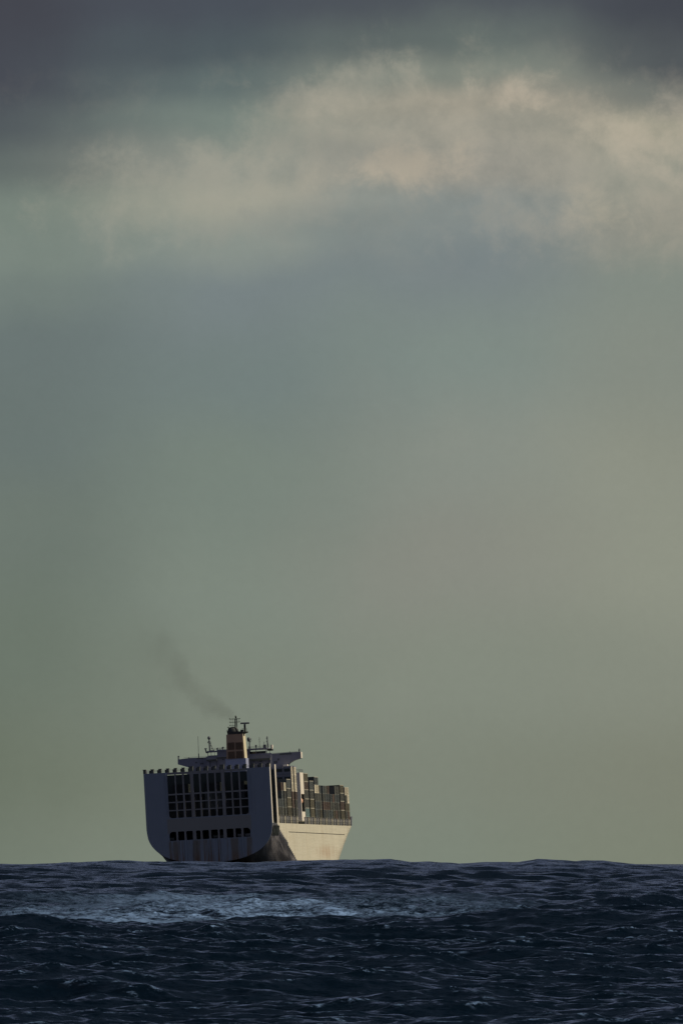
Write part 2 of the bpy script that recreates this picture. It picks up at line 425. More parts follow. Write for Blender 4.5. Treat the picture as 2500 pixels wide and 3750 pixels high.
    # ripples too small for the mesh: two scales of tilt added to the surface normal
    def tilt(vec, sc, det, ro):
        n = q.new('ShaderNodeTexNoise'); q.put(n.inputs['Vector'], vec); n.inputs['Scale'].default_value = sc
        n.inputs['Detail'].default_value = det; n.inputs['Roughness'].default_value = ro; n.inputs['Distortion'].default_value = .3
        v_ = q.new('ShaderNodeVectorMath', operation='SUBTRACT'); q.l.new(n.outputs['Color'], v_.inputs[0]); v_.inputs[1].default_value = (.5,.5,.5)
        return v_.outputs[0]
    def vs(v_, k):
        n = q.new('ShaderNodeVectorMath', operation='MULTIPLY'); q.l.new(v_, n.inputs[0]); n.inputs[1].default_value = k; return n.outputs[0]
    def va(a_, b_):
        n = q.new('ShaderNodeVectorMath', operation='ADD'); q.l.new(a_, n.inputs[0]); q.l.new(b_, n.inputs[1]); return n.outputs[0]
    t1 = vs(tilt(mapped(.8, 1.4), 3.2, 6, .82), (1.4, 2.6, 0)); t2 = vs(tilt(mapped(.8, 1.4), .7, 3, .6), (.3, .5, 0))
    nn = q.new('ShaderNodeVectorMath', operation='NORMALIZE'); q.l.new(va(geo.outputs['Normal'], va(t1, t2)), nn.inputs[0])
    q.l.new(nn.outputs[0], b.inputs['Normal'])
    b.inputs['IOR'].default_value = 1.333
    # thin foam and aerated water
    at = q.new('ShaderNodeAttribute', attribute_name='crest').outputs['Fac']
    fn = q.noise(mapped(.7, 1.2), 3.6, 6, .75, .4); fn2 = q.noise(mapped(1, .3), .05, 4, .6)
    crest = q.m('MULTIPLY', at, q.sm(fn, .52, .62))
    yb = q.m('ADD', y, q.m('MULTIPLY', q.m('SUBTRACT', fn2, .5), 300))
    band = q.m('MULTIPLY', q.sm(yb, 820, 1000), q.sm(yb, 1060, 1480, 1, 0))
    band = q.m('MULTIPLY', band, q.m('MULTIPLY', q.sm(x, 18, -4), q.sm(x, -24, -6, .35, 1)))
    bn = q.m('ADD', q.m('MULTIPLY', q.noise(mapped(.10, .035), 1.0, 5, .6), .40), q.m('MULTIPLY', q.noise(mapped(.6, .5), 3.4, 6, .85), .60))
    band = q.m('MULTIPLY', band, q.sm(bn, .43, .61))
    foam = q.m('MINIMUM', q.m('ADD', q.m('MULTIPLY', crest, .5), q.m('MULTIPLY', band, .72)), 1.0)
    base = q.mix(foam, (.0009,.0042,.0095), (.26,.42,.74))
    q.put(b.inputs['Base Color'], base)
    q.put(b.inputs['Roughness'], q.m('MULTIPLY_ADD', foam, .6, .14))
    me.materials.append(m)
    return o
build_sea()

# ------------------------------------------------------------------ ship frame and photo-to-ship measuring
ROLL = R(-3.2); TRIM = R(-0.18)
Rm = Matrix.Rotation(-HEAD, 4, 'Z') @ Matrix.Rotation(TRIM, 4, 'X') @ Matrix.Rotation(ROLL, 4, 'Y')
camM = Matrix.Translation((0,0,CAM_H)) @ Matrix.Rotation(math.pi/2+PITCH, 4, 'X')
def ray(px, py):
    return (camM.to_3x3() @ Vector(((px-1250)/F, (1875-py)/F, -1.0))).normalized()
DIST = 6000.0
d0 = ray(762, 2946); p0 = Vector((0,0,CAM_H)) + d0*(DIST/d0.y)
SHIP = Matrix.Translation(p0 - (Rm @ Vector((0,0,19.0)))) @ Rm
INV = SHIP.inverted()
def meas(px, py, x=None, y=None):          # a point of the photo on the ship's plane x=... or y=...
    o = INV @ Vector((0,0,CAM_H)); d = INV.to_3x3() @ ray(px, py)
    k = (x-o.x)/d.x if x is not None else (y-o.y)/d.y
    return o + d*k
def Cq(cx, cy, y):                         # crop coordinates -> (x, z) on a transverse plane
    p = meas(500+cx/1.9122, 2580+cy/1.9122, y=y); return (p.x, p.z)
def Cs(cx, cy, x=19.4):                    # crop coordinates -> (y, z) on the starboard side plane
    p = meas(500+cx/1.9122, 2580+cy/1.9122, x=x); return (p.y, p.z)
print('ship origin', SHIP.translation, 'side checks: sheer stern', Cs(955,830,19.7), 'sheer bow', Cs(1490,853,19.7), 'containers base', Cs(985,775), Cs(1490,806), 'waterline bow', Cs(1415,1105,19.7))

ship = bpy.data.objects.new('container_ship', None); S.collection.objects.link(ship); ship.matrix_world = SHIP
setp(ship, 'grey container ship with cream lit side, tan funnel and wide bridge, on the horizon', 'ship')
HB = 19.7; DK = 12.1; LEN = 300.0; TOPZ = 29.55

def zc(Y): return DK if Y < 14 else max(-4.0, DK - (Y-14)*(DK-1.0)/54.0)
def zk(Y): return .9 - .2*Y if Y < 65 else -12.1
def half(Y, z):
    b = HB
    if Y < 92:
        a_, k_ = zc(Y), zk(Y)
        if z < a_:
            tt = min(1, (a_-z)/(a_-k_)); f = min(1, Y/38)
            p = 2.3 + (1.7-2.3)*f; qv = 2.6 + (2.2-2.6)*f
            b = HB*max(0, 1-tt**p)**(1/qv)
    h = max(0, min(1, (z)/DK))
    y0 = 185 + (245-185)*h**1.1; y1 = 288 + 14*h
    if Y > y0: b = HB*max(0, 1-((Y-y0)/(y1-y0))**2)
    return b
def outline_z(x):                          # bottom edge of the transom at half-breadth x
    lo, hi = .9, DK
    x = min(abs(x), HB-.001)
    for _ in range(40):
        mid = (lo+hi)/2
        if half(0, mid) < x: lo = mid
        else: hi = mid
    return hi
# hull shell
def hull_shell():
    Ys = [0.6] + list(range(3, 92, 3)) + list(range(95, 245, 10)) + list(range(245, 303, 3))
    mb = MB(); nz = 26; rows = []
    for side in (1, -1):
        grid = []
        for Y in Ys:
            ridx = []
            zlow = max(zk(Y), -3.0); zm = min(max(zc(Y), zlow+.01), DK-.4) if 14 <= Y < 92 else None
            zs = [zlow + (DK-zlow)*(j/nz)**.9 for j in range(nz+1)]
            if zm is not None:               # a vertex on the crease itself
                j = min(range(1, nz), key=lambda k: abs(zs[k]-zm)); zs[j] = zm
            for z in zs:
                ridx.append(len(mb.v)); mb.v.append((side*half(Y, z), Y, z))
            grid.append(ridx)
        for i in range(len(Ys)-1):
            for j in range(nz):
                a_, b, c_, d = grid[i][j], grid[i+1][j], grid[i+1][j+1], grid[i][j+1]
                mb.f.append((a_,b,c_,d) if side > 0 else (d,c_,b,a_))
                Ym = (Ys[i]+Ys[i+1])/2; zmid = sum(mb.v[k][2] for k in (a_,b,c_,d))/4
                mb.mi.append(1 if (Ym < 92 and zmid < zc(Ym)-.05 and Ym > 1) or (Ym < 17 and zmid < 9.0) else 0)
        rows.append(grid)
    # weather deck
    for i in range(len(Ys)-1):
        mb.f.append((rows[0][i][-1], rows[0][i+1][-1], rows[1][i+1][-1], rows[1][i][-1])); mb.mi.append(0)
    for i in range(len(Ys)-1):               # bottom closing
        mb.f.append((rows[1][i][0], rows[1][i+1][0], rows[0][i+1][0], rows[0][i][0])); mb.mi.append(1)
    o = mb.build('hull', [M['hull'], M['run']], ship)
    return o
hull_shell()
# forecastle bulwark
mb = MB()
for side in (1, -1):
    Ys = [247,248.5] + list(range(251, 303, 3)); base = len(mb.v)
    for Y in Ys:
        hgt = 3.1 if Y > 247.5 else .3
        b = half(Y, DK)
        mb.v += [(side*b, Y, DK+.0), (side*min(HB+.9, b+.45), Y, DK+hgt)]
    for i in range(len(Ys)-1):
        k = base+2*i; mb.f.append((k, k+2, k+3, k+1) if side > 0 else (k+1, k+3, k+2, k)); mb.mi.append(0)
o = mb.build('bulwark', M['steel'], ship); md = o.modifiers.new('thick', 'SOLIDIFY'); md.thickness = .25
# seam line along the lit side
a0 = Cs(1065,893,19.7); a1 = Cs(1455,912,19.7)
mb = MB(); ysl = np.linspace(a0[0], min(a1[0], 243), 30)
for i in range(29):
    za = a0[1]+(a1[1]-a0[1])*i/29
    mb.box(HB-.1, HB+.13, ysl[i], ysl[i+1]+.0, za-.07, za+.07)
mb.build('rubbing_strake', M['seam'], ship)
# quarter ventilation grating
ya, zt = Cs(957, 848, 19.8); yb_, zb_ = Cs(986, 915, 19.8)
y0g, y1g = 1.5, 18.5; z1g = 11.3; z0g = 8.2
mb = MB()
mb.v += []
NN = 8
for i in range(NN):
    Y0 = y0g+(y1g-y0g)*i/NN; Y1 = y0g+(y1g-y0g)*(i+1)/NN
    for j in range(6):
        za = z0g+(z1g-z0g)*j/6; zb2 = z0g+(z1g-z0g)*(j+1)/6
        k = len(mb.v)
        mb.v += [(half(Y0,za)+.06,Y0,za),(half(Y1,za)+.06,Y1,za),(half(Y1,zb2)+.06,Y1,zb2),(half(Y0,zb2)+.06,Y0,zb2)]
        mb.f.append((k,k+1,k+2,k+3)); mb.mi.append(0)
vp = mb.build('vent_opening', M['dark'], ship)
for i in range(5):
    Y0 = y0g + (y1g-y0g)*i/4.4
    f_ = MB(); f_.prism([(half(Y0,z0g)-.1,z0g),(half(Y0,z0g)+.45,z0g),(half(Y0,z1g)+.45,z1g),(half(Y0,z1g)-.1,z1g)], Y0, Y0+.5)
    f_.build('vent_fin', M['frame_dark'], vp)

# ---- transom wall with its openings
def colx(pairs, yref, slope, x_ref):
    outp = []
    for a_, b in pairs:
        outp.append((meas(a_, yref-(a_-x_ref)*slope, y=0).x, meas(b, yref-(b-x_ref)*slope, y=0).x))
    return outp
up_cols = colx([(614.7,642),(646,669.3),(675.5,698.2),(709.8,730.9),(736.3,759.3),(764.7,787.2),(792.5,812),(823.6,846.9),(852.3,875),(880.4,907)], 2909, .052, 615)
lo_cols = colx([(620.5,645.5),(652,675.5),(682,706.3),(718.3,734.4),(741.1,765.2),(772.7,797.9),(804,818),(829.5,855),(861.6,883.6),(891.1,916.5)], 3063, .06, 633)
zz = lambda px, py: meas(px, py, y=0).z
up_rows = []
for ca, cb in ((2837,2908.5),(2913.7,2938),(2942,2968),(2972,2998)):
    up_rows.append((zz(628, cb), zz(628, ca)))
up_rows[0] = (up_rows[0][0], TOPZ-.75)
lo_row = (zz(633, 3080.5), zz(633, 3047.5))
print('up cols', [(round(a_,2), round(b,2)) for a_, b in up_cols], 'rows', up_rows, lo_row, 'lo', [(round(a_,2), round(b,2)) for a_, b in lo_cols])
TH = .9
def transom():
    mb = MB()
    def strip(xa, xb, z0=None, z1=None):
        """wall piece between xa and xb; z0 None = follow the hull outline"""
        n = 1 if z0 is not None else max(1, int(abs(xb-xa)/.4))
        for k in range(n):
            p = xa+(xb-xa)*k/n; q_ = xa+(xb-xa)*(k+1)/n
            za = outline_z(p) if z0 is None else z0; zb = outline_z(q_) if z0 is None else z0
            mb.prism([(p,za),(q_,zb),(q_,z1),(p,z1)], 0, TH)
    lo0, lo1 = lo_row
    ymid0 = lo1; ymid1 = up_rows[3][0]
    # below the lower openings and the side panels
    xl, xr = lo_cols[0][0], lo_cols[-1][1]
    strip(xl, xr, None, lo0)
    strip(-HB, xl, None, lo0 if False else lo0) if False else None
    # side panels: follow the outline up to the top
    def side(xa, xb):
        n = int(abs(xb-xa)/.35)
        for k in range(n):
            p = xa+(xb-xa)*k/n; q_ = xa+(xb-xa)*(k+1)/n
            za, zb = outline_z(p), outline_z(q_)
            mb.prism([(p,za),(q_,zb),(q_,ymid0),(p,ymid0)] if max(za,zb) < ymid0 else [(p,za),(q_,zb),(q_,ymid0+3.4),(p,ymid0+3.4)], 0, TH)
            if max(za,zb) < ymid0: mb.prism([(p,ymid0),(q_,ymid0),(q_,ymid0+3.4),(p,ymid0+3.4)], 0, TH)
    side(-HB, xl); side(xr, HB)
    mb.box(-HB, up_cols[0][0], 0, TH, ymid0+3.4, TOPZ); mb.box(up_cols[-1][1], HB, 0, TH, ymid0+3.4, TOPZ)
    mb.box(xl, xr, 0, TH, ymid0, ymid0+3.4)
    mb.box(up_cols[0][0], up_cols[-1][1], 0, TH, ymid0+3.4, ymid1)
    return mb.build('transom', M['transom'], ship)
tr = transom()
fm = MB()   # the grid of posts and beams
for i in range(9):
    xa, xb = up_cols[i][1], up_cols[i+1][0]
    thick = (xb-xa) > .75
    fm.box(xa, xb, -.12 if thick else .05, TH+.25, up_rows[3][0], TOPZ-.02, 0)
    xa, xb = lo_cols[i][1], lo_cols[i+1][0]
    fm.box(xa, xb, -.12 if (xb-xa) > .75 else .05, TH+.2, lo_row[0], lo_row[1], 0)
for r_ in range(3):
    za, zb = up_rows[r_+1][1], up_rows[r_][0]
    for i in range(10): fm.box(up_cols[i][0], up_cols[i][1], .12, TH-.1, za, zb, 1)
for i in range(10): fm.box(up_cols[i][0], up_cols[i][1], .02, TH-.1, up_rows[0][1], TOPZ-.03, 1)
def corner(x, z, sx, sz, r=.55):           # rounded corner fillets
    for k in range(4):
        a0_, a1_ = k*math.pi/8, (k+1)*math.pi/8
        pts = [(x, z), (x+sx*r*(1-math.sin(a0_)), z+sz*r*(1-math.cos(a0_))), (x+sx*r*(1-math.sin(a1_)), z+sz*r*(1-math.cos(a1_)))]
        if sx*sz < 0: pts = pts[::-1]
        fm.prism(pts, .03, TH-.05, 0)
for i, (xa, xb) in enumerate(up_cols):
    z = up_rows[3][0]
    big = 1.0 if i in (0, 9) else .45
    corner(xa, z, 1, 1, 1.0 if i == 0 else .4); corner(xb, z, -1, 1, 1.0 if i == 9 else .4)
for i, (xa, xb) in enumerate(lo_cols):
    for x_, sx_ in ((xa, 1), (xb, -1)):
        corner(x_, lo_row[1], sx_, -1, 1.1 if (i == 0 and sx_ > 0) or (i == 9 and sx_ < 0) else .35)
        corner(x_, lo_row[0], sx_, 1, .25)
fm.build('grid_frame', [M['frame'], M['frame']], tr)
# stiffening ribs down the lower wall
for i in (2, 3, 5, 6, 9):
    x_ = (lo_cols[i][0]+lo_cols[i-1][1])/2
    wd = .42 if i in (3,7) else .26
    MB().box(x_-wd, x_+wd, -.3, .0-.002, outline_z(x_)+.15, lo_row[0]).build('rib', M['transom'], tr)
for x_ in (-12.9, 13.6):
    MB().box(x_-.12, x_+.12, -.16, -.002, 16.2, TOPZ-.3).build('rib', M['transom'], tr)
# posts along the top edge with railing wires
for i in range(17):
    x_ = -HB+.35 + i*(2*HB-.7)/16
    wide = i in (6, 10) ; hw = .62 if wide else .40
    p = MB(); p.box(x_-hw, x_+hw, .0, 1.6, TOPZ, TOPZ+1.1+(.25 if wide else 0)); p.box(x_-hw-.12, x_+hw+.12, -.1, 1.7, TOPZ+1.1+(.25 if wide else 0), TOPZ+1.28+(.25 if wide else 0))
    p.build('guide_post', M['frame_dark'], ship)
    if i < 16:
        xm = x_+1.75; g_ = MB(); g_.box(xm-.28, xm+.28, 1.0, 1.9, TOPZ, TOPZ+.95); g_.build('guide_block', M['black'], ship)
rl = MB()
for h in (.45, .85): rl.tube((-HB+.2, .5, TOPZ+h), (HB-.2, .5, TOPZ+h), .045, n=5)
rl.build('railing', M['frame'], ship)
# wing walls that return forward from the transom, sunlit tone painted on the starboard one
for side in (1, -1):
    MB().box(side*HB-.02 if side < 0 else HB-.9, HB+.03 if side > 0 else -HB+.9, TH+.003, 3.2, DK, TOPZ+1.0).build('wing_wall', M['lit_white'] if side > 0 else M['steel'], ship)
# second transverse frame, shade painted dark on its aft face, sunlit tone on the starboard post
fy = Cs(973, 600, 19.7)[0]; print('second frame y', fy)
FY = 16.3
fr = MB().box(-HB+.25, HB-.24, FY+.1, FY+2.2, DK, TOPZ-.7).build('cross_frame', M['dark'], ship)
for side in (1, -1):
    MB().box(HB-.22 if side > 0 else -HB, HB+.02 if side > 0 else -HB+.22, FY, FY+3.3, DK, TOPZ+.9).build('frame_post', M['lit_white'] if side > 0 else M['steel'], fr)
# mooring deck behind the lower openings and cargo hold floor
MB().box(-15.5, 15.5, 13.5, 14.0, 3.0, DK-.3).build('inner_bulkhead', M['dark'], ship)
MB().box(15.9, 16.05, TH+.2, 16.2, DK+.6, TOPZ-.6).build('added_sun_blocker', M['dark'], ship)  # dark wall added to keep sun off the containers in the after bay
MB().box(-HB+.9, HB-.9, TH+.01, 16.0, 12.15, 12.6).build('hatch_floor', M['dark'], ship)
# small winches glimpsed through the lower openings
for k, x_ in enumerate((-12.2, 1.8, 3.6, 9.4, 11.7)):
    wn = MB(); wn.tube((x_-.7, 1.9, lo_row[0]+.55), (x_+.7, 1.9, lo_row[0]+.55), .5, n=10); wn.tube((x_-.8,1.9,lo_row[0]+.55),(x_-.7,1.9,lo_row[0]+.55),.75,n=10); wn.tube((x_+.7,1.9,lo_row[0]+.55),(x_+.8,1.9,lo_row[0]+.55),.75,n=10)
    wn.build('mooring_winch', M['frame'] if k > 2 else M['frame_dark'], ship)

# ---- deck edge: stanchions carrying the outer containers
BZ = Cs(985,776)[1]; BZf = Cs(1490,806)[1]
def basez(Y): return BZ + (BZf-BZ)*(Y-15)/(245-15)
Y = 23.0
k = 0
while Y < 246:
    if not (84 < Y < 97):
        wd = (1.2, 1.7, .9)[k % 3]
        s_ = MB(); s_.box(17.6, 19.42, Y+.1, Y+wd-.1, DK, basez(Y)-.33, 1); s_.box(19.423, 19.5, Y, Y+wd, DK, basez(Y)-.33); s_.box(17.4, 19.6, Y-.25, Y+wd+.25, basez(Y)-.32, basez(Y)-.08)  # inner box coloured dark for the shade behind the pale outer plate
        s_.tube((19.45, Y+wd, DK), (19.45, Y+wd+1.2, basez(Y)-.3), .14, n=5)
        s_.build('stanchion', [M['frame' if k % 3 else 'stanchion'], M['dark']], ship)
    Y += 6.15; k += 1
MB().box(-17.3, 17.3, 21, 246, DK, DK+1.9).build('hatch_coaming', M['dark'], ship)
dr = MB()
for h in (.5, 1.05): dr.tube((19.55, 21, DK+h), (19.55, 246, DK+h), .05, n=5)
dr.build('deck_rail', M['frame_dark'], ship)

# ------------------------------------------------------------------ containers
def container_mesh(L, H, col):
    W = 2.44; mb = MB()
    mb.box(-W/2+.05, W/2-.05, .06, L-.06, .12, H-.10)         # box body
    n = max(8, int(L/.55))
    for s_ in (1, -1):                                           # corrugated sides
        for k in range(n):
            y0 = .3+(L-.6)*k/n; y1 = y0+(L-.6)/n*.5
            x0, x1 = (W/2-.05, W/2-.01) if s_ > 0 else (-W/2+.01, -W/2+.05)
            mb.box(x0, x1, y0, y1, .2, H-.2)
    for x0, x1 in ((-W/2, -W/2+.14), (W/2-.14, W/2)):            # posts and rails
        for y0, y1 in ((0, .17), (L-.17, L)): mb.box(x0, x1, y0, y1, 0, H)
        mb.box(x0, x1, .17, L-.17, 0, .17)
        mb.box(x0, x1, .17, L-.17, H-.15, H, 1)
    for y0, y1 in ((0, .13), (L-.13, L)):
        mb.box(-W/2+.14, W/2-.14, y0, y1, 0, .16); mb.box(-W/2+.14, W/2-.14, y0, y1, H-.16, H)
    for x_ in (-.75, -.25, .25, .75): mb.tube((x_, .03, .15), (x_, .03, H-.15), .03, n=4)   # door rods
    mb.box(-.02, .02, .02, .07, .16, H-.16)
    if col == 'cream':
        mb.box(-W/2+.02, W/2-.02, -.03, -.004, .02, H-.02, 2)  # grey plate paints the shade on the cream box's after face
        mb.box(-W/2+.28, W/2-.28, -.07, -.033, H*.42, H*.80, 3)
        mb.box(-W/2+.45, W/2-.45, -.06, -.033, H*.12, H*.30, 2)
    return mb.mesh('container_shell', [CC[col], CC[col] if col in ('cream','dark','void') or L < 7 else M['rail'], M['steel'], M['dark']])
cache = {}
def container(x, y, z, L, H, col, label, group):
    key = (L > 7, round(H, 2), col)
    if key not in cache: cache[key] = container_mesh(12.19 if L > 7 else 6.06, H-.04, col)
    o = bpy.data.objects.new('shipping_container', cache[key]); S.collection.objects.link(o)
    o.matrix_world = SHIP @ Matrix.Translation((x, y, z))
    return setp(o, label, 'container', group)
z4 = lambda x, y: (960+x/8.711, 2780+y/8.711)
z5 = lambda x, y: (1120+x/8.253, 2800+y/8.253)
XS = 19.4 - 1.22
ordn = ['bottom','second','third','fourth','fifth','sixth','seventh']
# (zoom fn, x at reference row, reference row, boundaries from top to bottom, 40 ft?, colours from top to bottom, name of place)
ST = [
 (z4, 478, 1500, [1265,1520,1788], 0, ['slate','olive'], 'first low stack beside the lit posts'),
 (z4, 556, 1500, [1265,1520,1788], 0, ['slate','grey'], 'second low stack from the lit posts'),
 (z4, 620, 1260, [745,1000,1260,1525,1790], 0, ['brown','slate','slate','grey'], 'narrow stack topped by a brown box'),
 (z4, 710, 1260, [755,1005,1265,1535,1795], 0, ['cream','grey','grey','grey'], 'narrow stack topped by one cream box'),
 (z4, 803, 1260, [640,925,1215,1510,1800], 1, ['slate','grey','olive','olive'], 'wide stack just aft of the cream towers'),
 (z4, 963, 1260, [250,500,770,1030,1285,1545,1800], 0, ['cream','cream','cream','brown','brown','grey'], 'after one of the two cream towers'),
 (z4, 1062, 1260, [250,500,770,1030,1285,1545,1805], 0, ['cream','cream','cream','brown','grey','grey'], 'forward one of the two cream towers'),
 (z4, 1365, 1260, [490,685,960,1250,1535,1825], 1, ['olive','brown','grey','grey','teal'], 'wide stack just forward of the white house'),
 (z5, 130, 1030, [495,760,1030,1300,1578], 1, ['slate','grey','olive','olive'], 'second wide stack forward of white house'),
 (z5, 281, 1100, [620,860,1100,1340,1580], 0, ['cream','grey','slate','slate'], 'after stack under the lone grey box'),
 (z5, 350, 1100, [622,862,1102,1342,1582], 0, ['cream','grey','slate','grey'], 'forward stack under the lone grey box'),
 (z5, 421, 1100, [605,835,1085,1335,1582], 0, ['slate','grey','grey','olive'], 'grey stack forward of the cream pair'),
 (z5, 521, 1100, [600,825,1075,1330,1592], 0, ['slate','grey','brown','slate'], 'fourth narrow stack forward of white house'),
 (z5, 592, 1125, [640,885,1125,1360,1610], 0, ['grey','slate','brown','grey'], 'fifth narrow stack forward of white house'),
 (z5, 662, 1125, [660,895,1130,1367,1615], 0, ['brown','slate','brown','slate'], 'sixth narrow stack forward of white house'),
 (z5, 740, 1130, [915,1140,1372,1622], 0, ['slate','grey','slate'], 'after low stack in the dark notch'),
 (z5, 812, 1130, [925,1142,1380,1626], 0, ['brown','grey','olive'], 'forward low stack in the dark notch'),
 (z5, 884, 1130, [690,915,1145,1390,1632], 0, ['grey','slate','grey','brown'], 'first stack forward of the dark notch'),
 (z5, 957, 1130, [692,918,1148,1392,1634], 0, ['grey','slate','grey','grey'], 'second stack forward of the dark notch'),
 (z5, 1046, 1130, [590,845,1105,1370,1640], 1, ['olive','grey','brown','olive'], 'tall wide stack near the bow'),
 (z5, 1188, 1150, [715,938,1168,1410,1650], 0, ['cream','grey','olive','grey'], 'last stack but one at the bow'),
 (z5, 1253, 1150, [718,940,1175,1412,1652], 0, ['cream','cream','olive','brown'], 'foremost stack at the bow'),
]
cname = {'grey':'grey','slate':'slate grey','olive':'olive grey','brown':'brown','teal':'teal blue','cream':'cream','dark':'dark','void':'shade-blackened'}
INNER = 1
prev_end = 0
rows_info = []
for n_, (zf, xr, yr, bd, big, cl, place) in enumerate(ST):
    Y0 = meas(*zf(xr, yr), x=19.4).y
    L = 12.19 if big else 6.06
    Y0 = max(Y0, prev_end+.08); prev_end = Y0+L
    # tier heights measured at the stack's own slope
    zs = [meas(*zf(xr + (b_-yr)*.056, b_), x=19.4).z for b_ in bd]
    z = basez(Y0); N = len(cl)
    hs = []
    for i in range(N):                 # from the bottom up
        h = zs[N-1-i]-zs[N-i]; h = 2.9 if h > 2.78 else 2.6
        hs.append(h)
    rows_info.append((Y0, L, z, hs, cl, place, zs))
    for i in range(N):
        c_ = cl[N-1-i]
        pos_ = 'topmost' if i == N-1 else ('bottom one' if i == 0 else ordn[i]+' up')
        container(XS, Y0, z, L, hs[i], c_, '%s container, %s in the %s' % (cname[c_], pos_, place), 'containers stacked along the lit side')
        z += hs[i]
print('stacks', [(round(a_[0],1), a_[1], [round(q_,1) for q_ in a_[6]], round(a_[2]+sum(a_[3]),1)) for a_ in rows_info])
# the lone grey forty footer on top of the cream pair
Yt = rows_info[9][0]; zt_ = rows_info[9][2]+sum(rows_info[9][3])
container(XS, Yt, zt_+.02, 12.19, 2.6, 'slate', 'lone greenish grey container on top of the cream pair', 'containers stacked along the lit side')
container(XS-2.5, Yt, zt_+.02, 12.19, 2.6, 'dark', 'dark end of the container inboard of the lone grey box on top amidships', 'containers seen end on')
# inboard row: only the tiers whose dark after ends show above the stack behind them
for n_, (Y0, L, z, hs, cl, place, zs) in enumerate(rows_info):
    aft_top = (rows_info[n_-1][2]+sum(rows_info[n_-1][3])) if n_ else 12
    if n_ in (6, 7): aft_top = 40
    zz_ = z
    nrow = 3 if n_ in (2, 4) else (2 if n_ in (5, 19) else 1)
    for i, h in enumerate(hs):
        if zz_+h > aft_top-.3 or n_ in (2, 4):
            for rr_ in range(nrow):
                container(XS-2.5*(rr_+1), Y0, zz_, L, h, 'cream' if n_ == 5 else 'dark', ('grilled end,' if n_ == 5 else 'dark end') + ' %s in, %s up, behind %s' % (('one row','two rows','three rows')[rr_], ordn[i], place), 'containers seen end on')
        zz_ += h
# container ends inside the after bay, seen through the transom grid
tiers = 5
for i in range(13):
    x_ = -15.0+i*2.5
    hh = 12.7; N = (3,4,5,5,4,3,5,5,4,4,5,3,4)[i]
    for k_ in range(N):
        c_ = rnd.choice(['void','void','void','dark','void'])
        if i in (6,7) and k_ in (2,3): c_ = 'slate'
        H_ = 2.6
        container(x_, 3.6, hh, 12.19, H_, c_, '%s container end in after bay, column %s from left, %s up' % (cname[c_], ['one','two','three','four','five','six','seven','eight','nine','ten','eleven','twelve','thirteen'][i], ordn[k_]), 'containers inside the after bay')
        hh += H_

# ------------------------------------------------------------------ accommodation, bridge, funnel
YH = 88.0
def bx(mb, cx0, cy0, cx1, cy1, yd, depth, mi=0):      # crop rectangle on the plane yd -> box
    x0, z1 = Cq(cx0, cy0, yd); x1, z0 = Cq(cx1, cy1, yd)
    mb.box(min(x0,x1), max(x0,x1), yd, yd+depth, min(z0,z1), max(z0,z1), mi)
def zat(cx, cy, yd): return Cq(cx, cy, yd)[1]
zl = Cs(1157, 478, 19.3)[1]; zu = zat(1040, 437, 89)
yA = Cs(1146, 560, 19.3)[0]; yB = Cs(1170, 560, 19.3)[0]
yA = max(yA, rows_info[6][0]+6.2); yB = max(yB, yA+8); yB = min(yB, rows_info[7][0]-.3)
print('house', zl, zu, yA, yB)
zr1 = Cs(1160, 628, 19.3)[1]; zr0 = Cs(1160, 752, 19.3)[1]
hs_ = MB()
hs_.box(-19.3, 17.3, yA, yB, DK, zl); 
house = hs_.build('deckhouse', M['white'], ship)
sd_ = MB()                                # starboard side with the boat recess
sd_.box(17.3, 19.3, yA, yA+1.2, zr0, zr1); sd_.box(17.3, 19.3, yB-.3, yB, zr0, zr1)
sd_.box(17.3, 19.3, yA, yB, zr1, zl); sd_.box(17.3, 19.3, yA, yB, DK+.9, zr0)
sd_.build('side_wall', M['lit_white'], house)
MB().box(17.31, 17.45, yA+1.2, yB-.5, zr0, zr1).box(17.5, 19.27, yB-.45, yB-.303, zr0+.01, zr1-.01).build('boat_recess', M['dark'], house)  # dark panels paint the shade on the recess's back and end walls
up = MB(); up.box(-16.6, 16.6, yA+1, yB+6, zl, zu+.3)
upo = up.build('upper_house', M['white'], house)
yf = yA+1
for (a_, b, c_, d) in ():
    wm = MB(); bx(wm, a_, b, c_, d, yf-.14, .12); wm.build('window', M['glass'], upo)
for yy_ in ():
    lm = MB(); bx(lm, 975, yy_, 1083, yy_+5, yA-.35, .3); lm.build('deck_edge', M['frame_dark'], upo)
rm = MB()
for h in (.5, 1.0): rm.tube((16.8, yA+.2, zl+h), (19.2, yA+.2, zl+h), .06, n=5); rm.tube((19.2, yA+.2, zl+h), (19.2, yB-.2, zl+h), .06, n=5)
for Y in np.linspace(yA+.2, yB-.2, 4): rm.tube((19.2, Y, zl), (19.2, Y, zl+1.0), .06, n=5)
rm.build('railing', M['mast'], house)
# bridge
YW = yA+5
br = MB()
wl = [(288,387),(289,421),(340,436),(372,444),(372,470),(1058,470),(1058,425),(1068,412),(1100,393),(1148,378),(1148,332),(1085,336),(945,345),(945,372),(490,372),(330,381)]
polys = [
 [(288,387),(289,421),(345,437),(372,445),(372,376)],
 [(372,376),(372,470),(490,470),(490,371)],
 [(945,346),(945,470),(1058,470),(1058,337)],
 [(1058,337),(1058,425),(1068,412),(1100,393),(1148,378),(1148,332)],
]
for k_ in (0, 2):
    br = MB()
    for p_ in polys[k_:k_+2]: br.prism([Cq(a_, b, YW) for a_, b in p_], YW, YW+4.5)
    bridge = br.build('bridge_wing', M['white'], ship)
mb = MB(); mb.prism([Cq(a_, b, YW) for a_, b in [(490,366),(490,470),(945,470),(945,352)]], YW-1.5, YW+6)
mid = mb.build('bridge_deck', M['white'], ship)
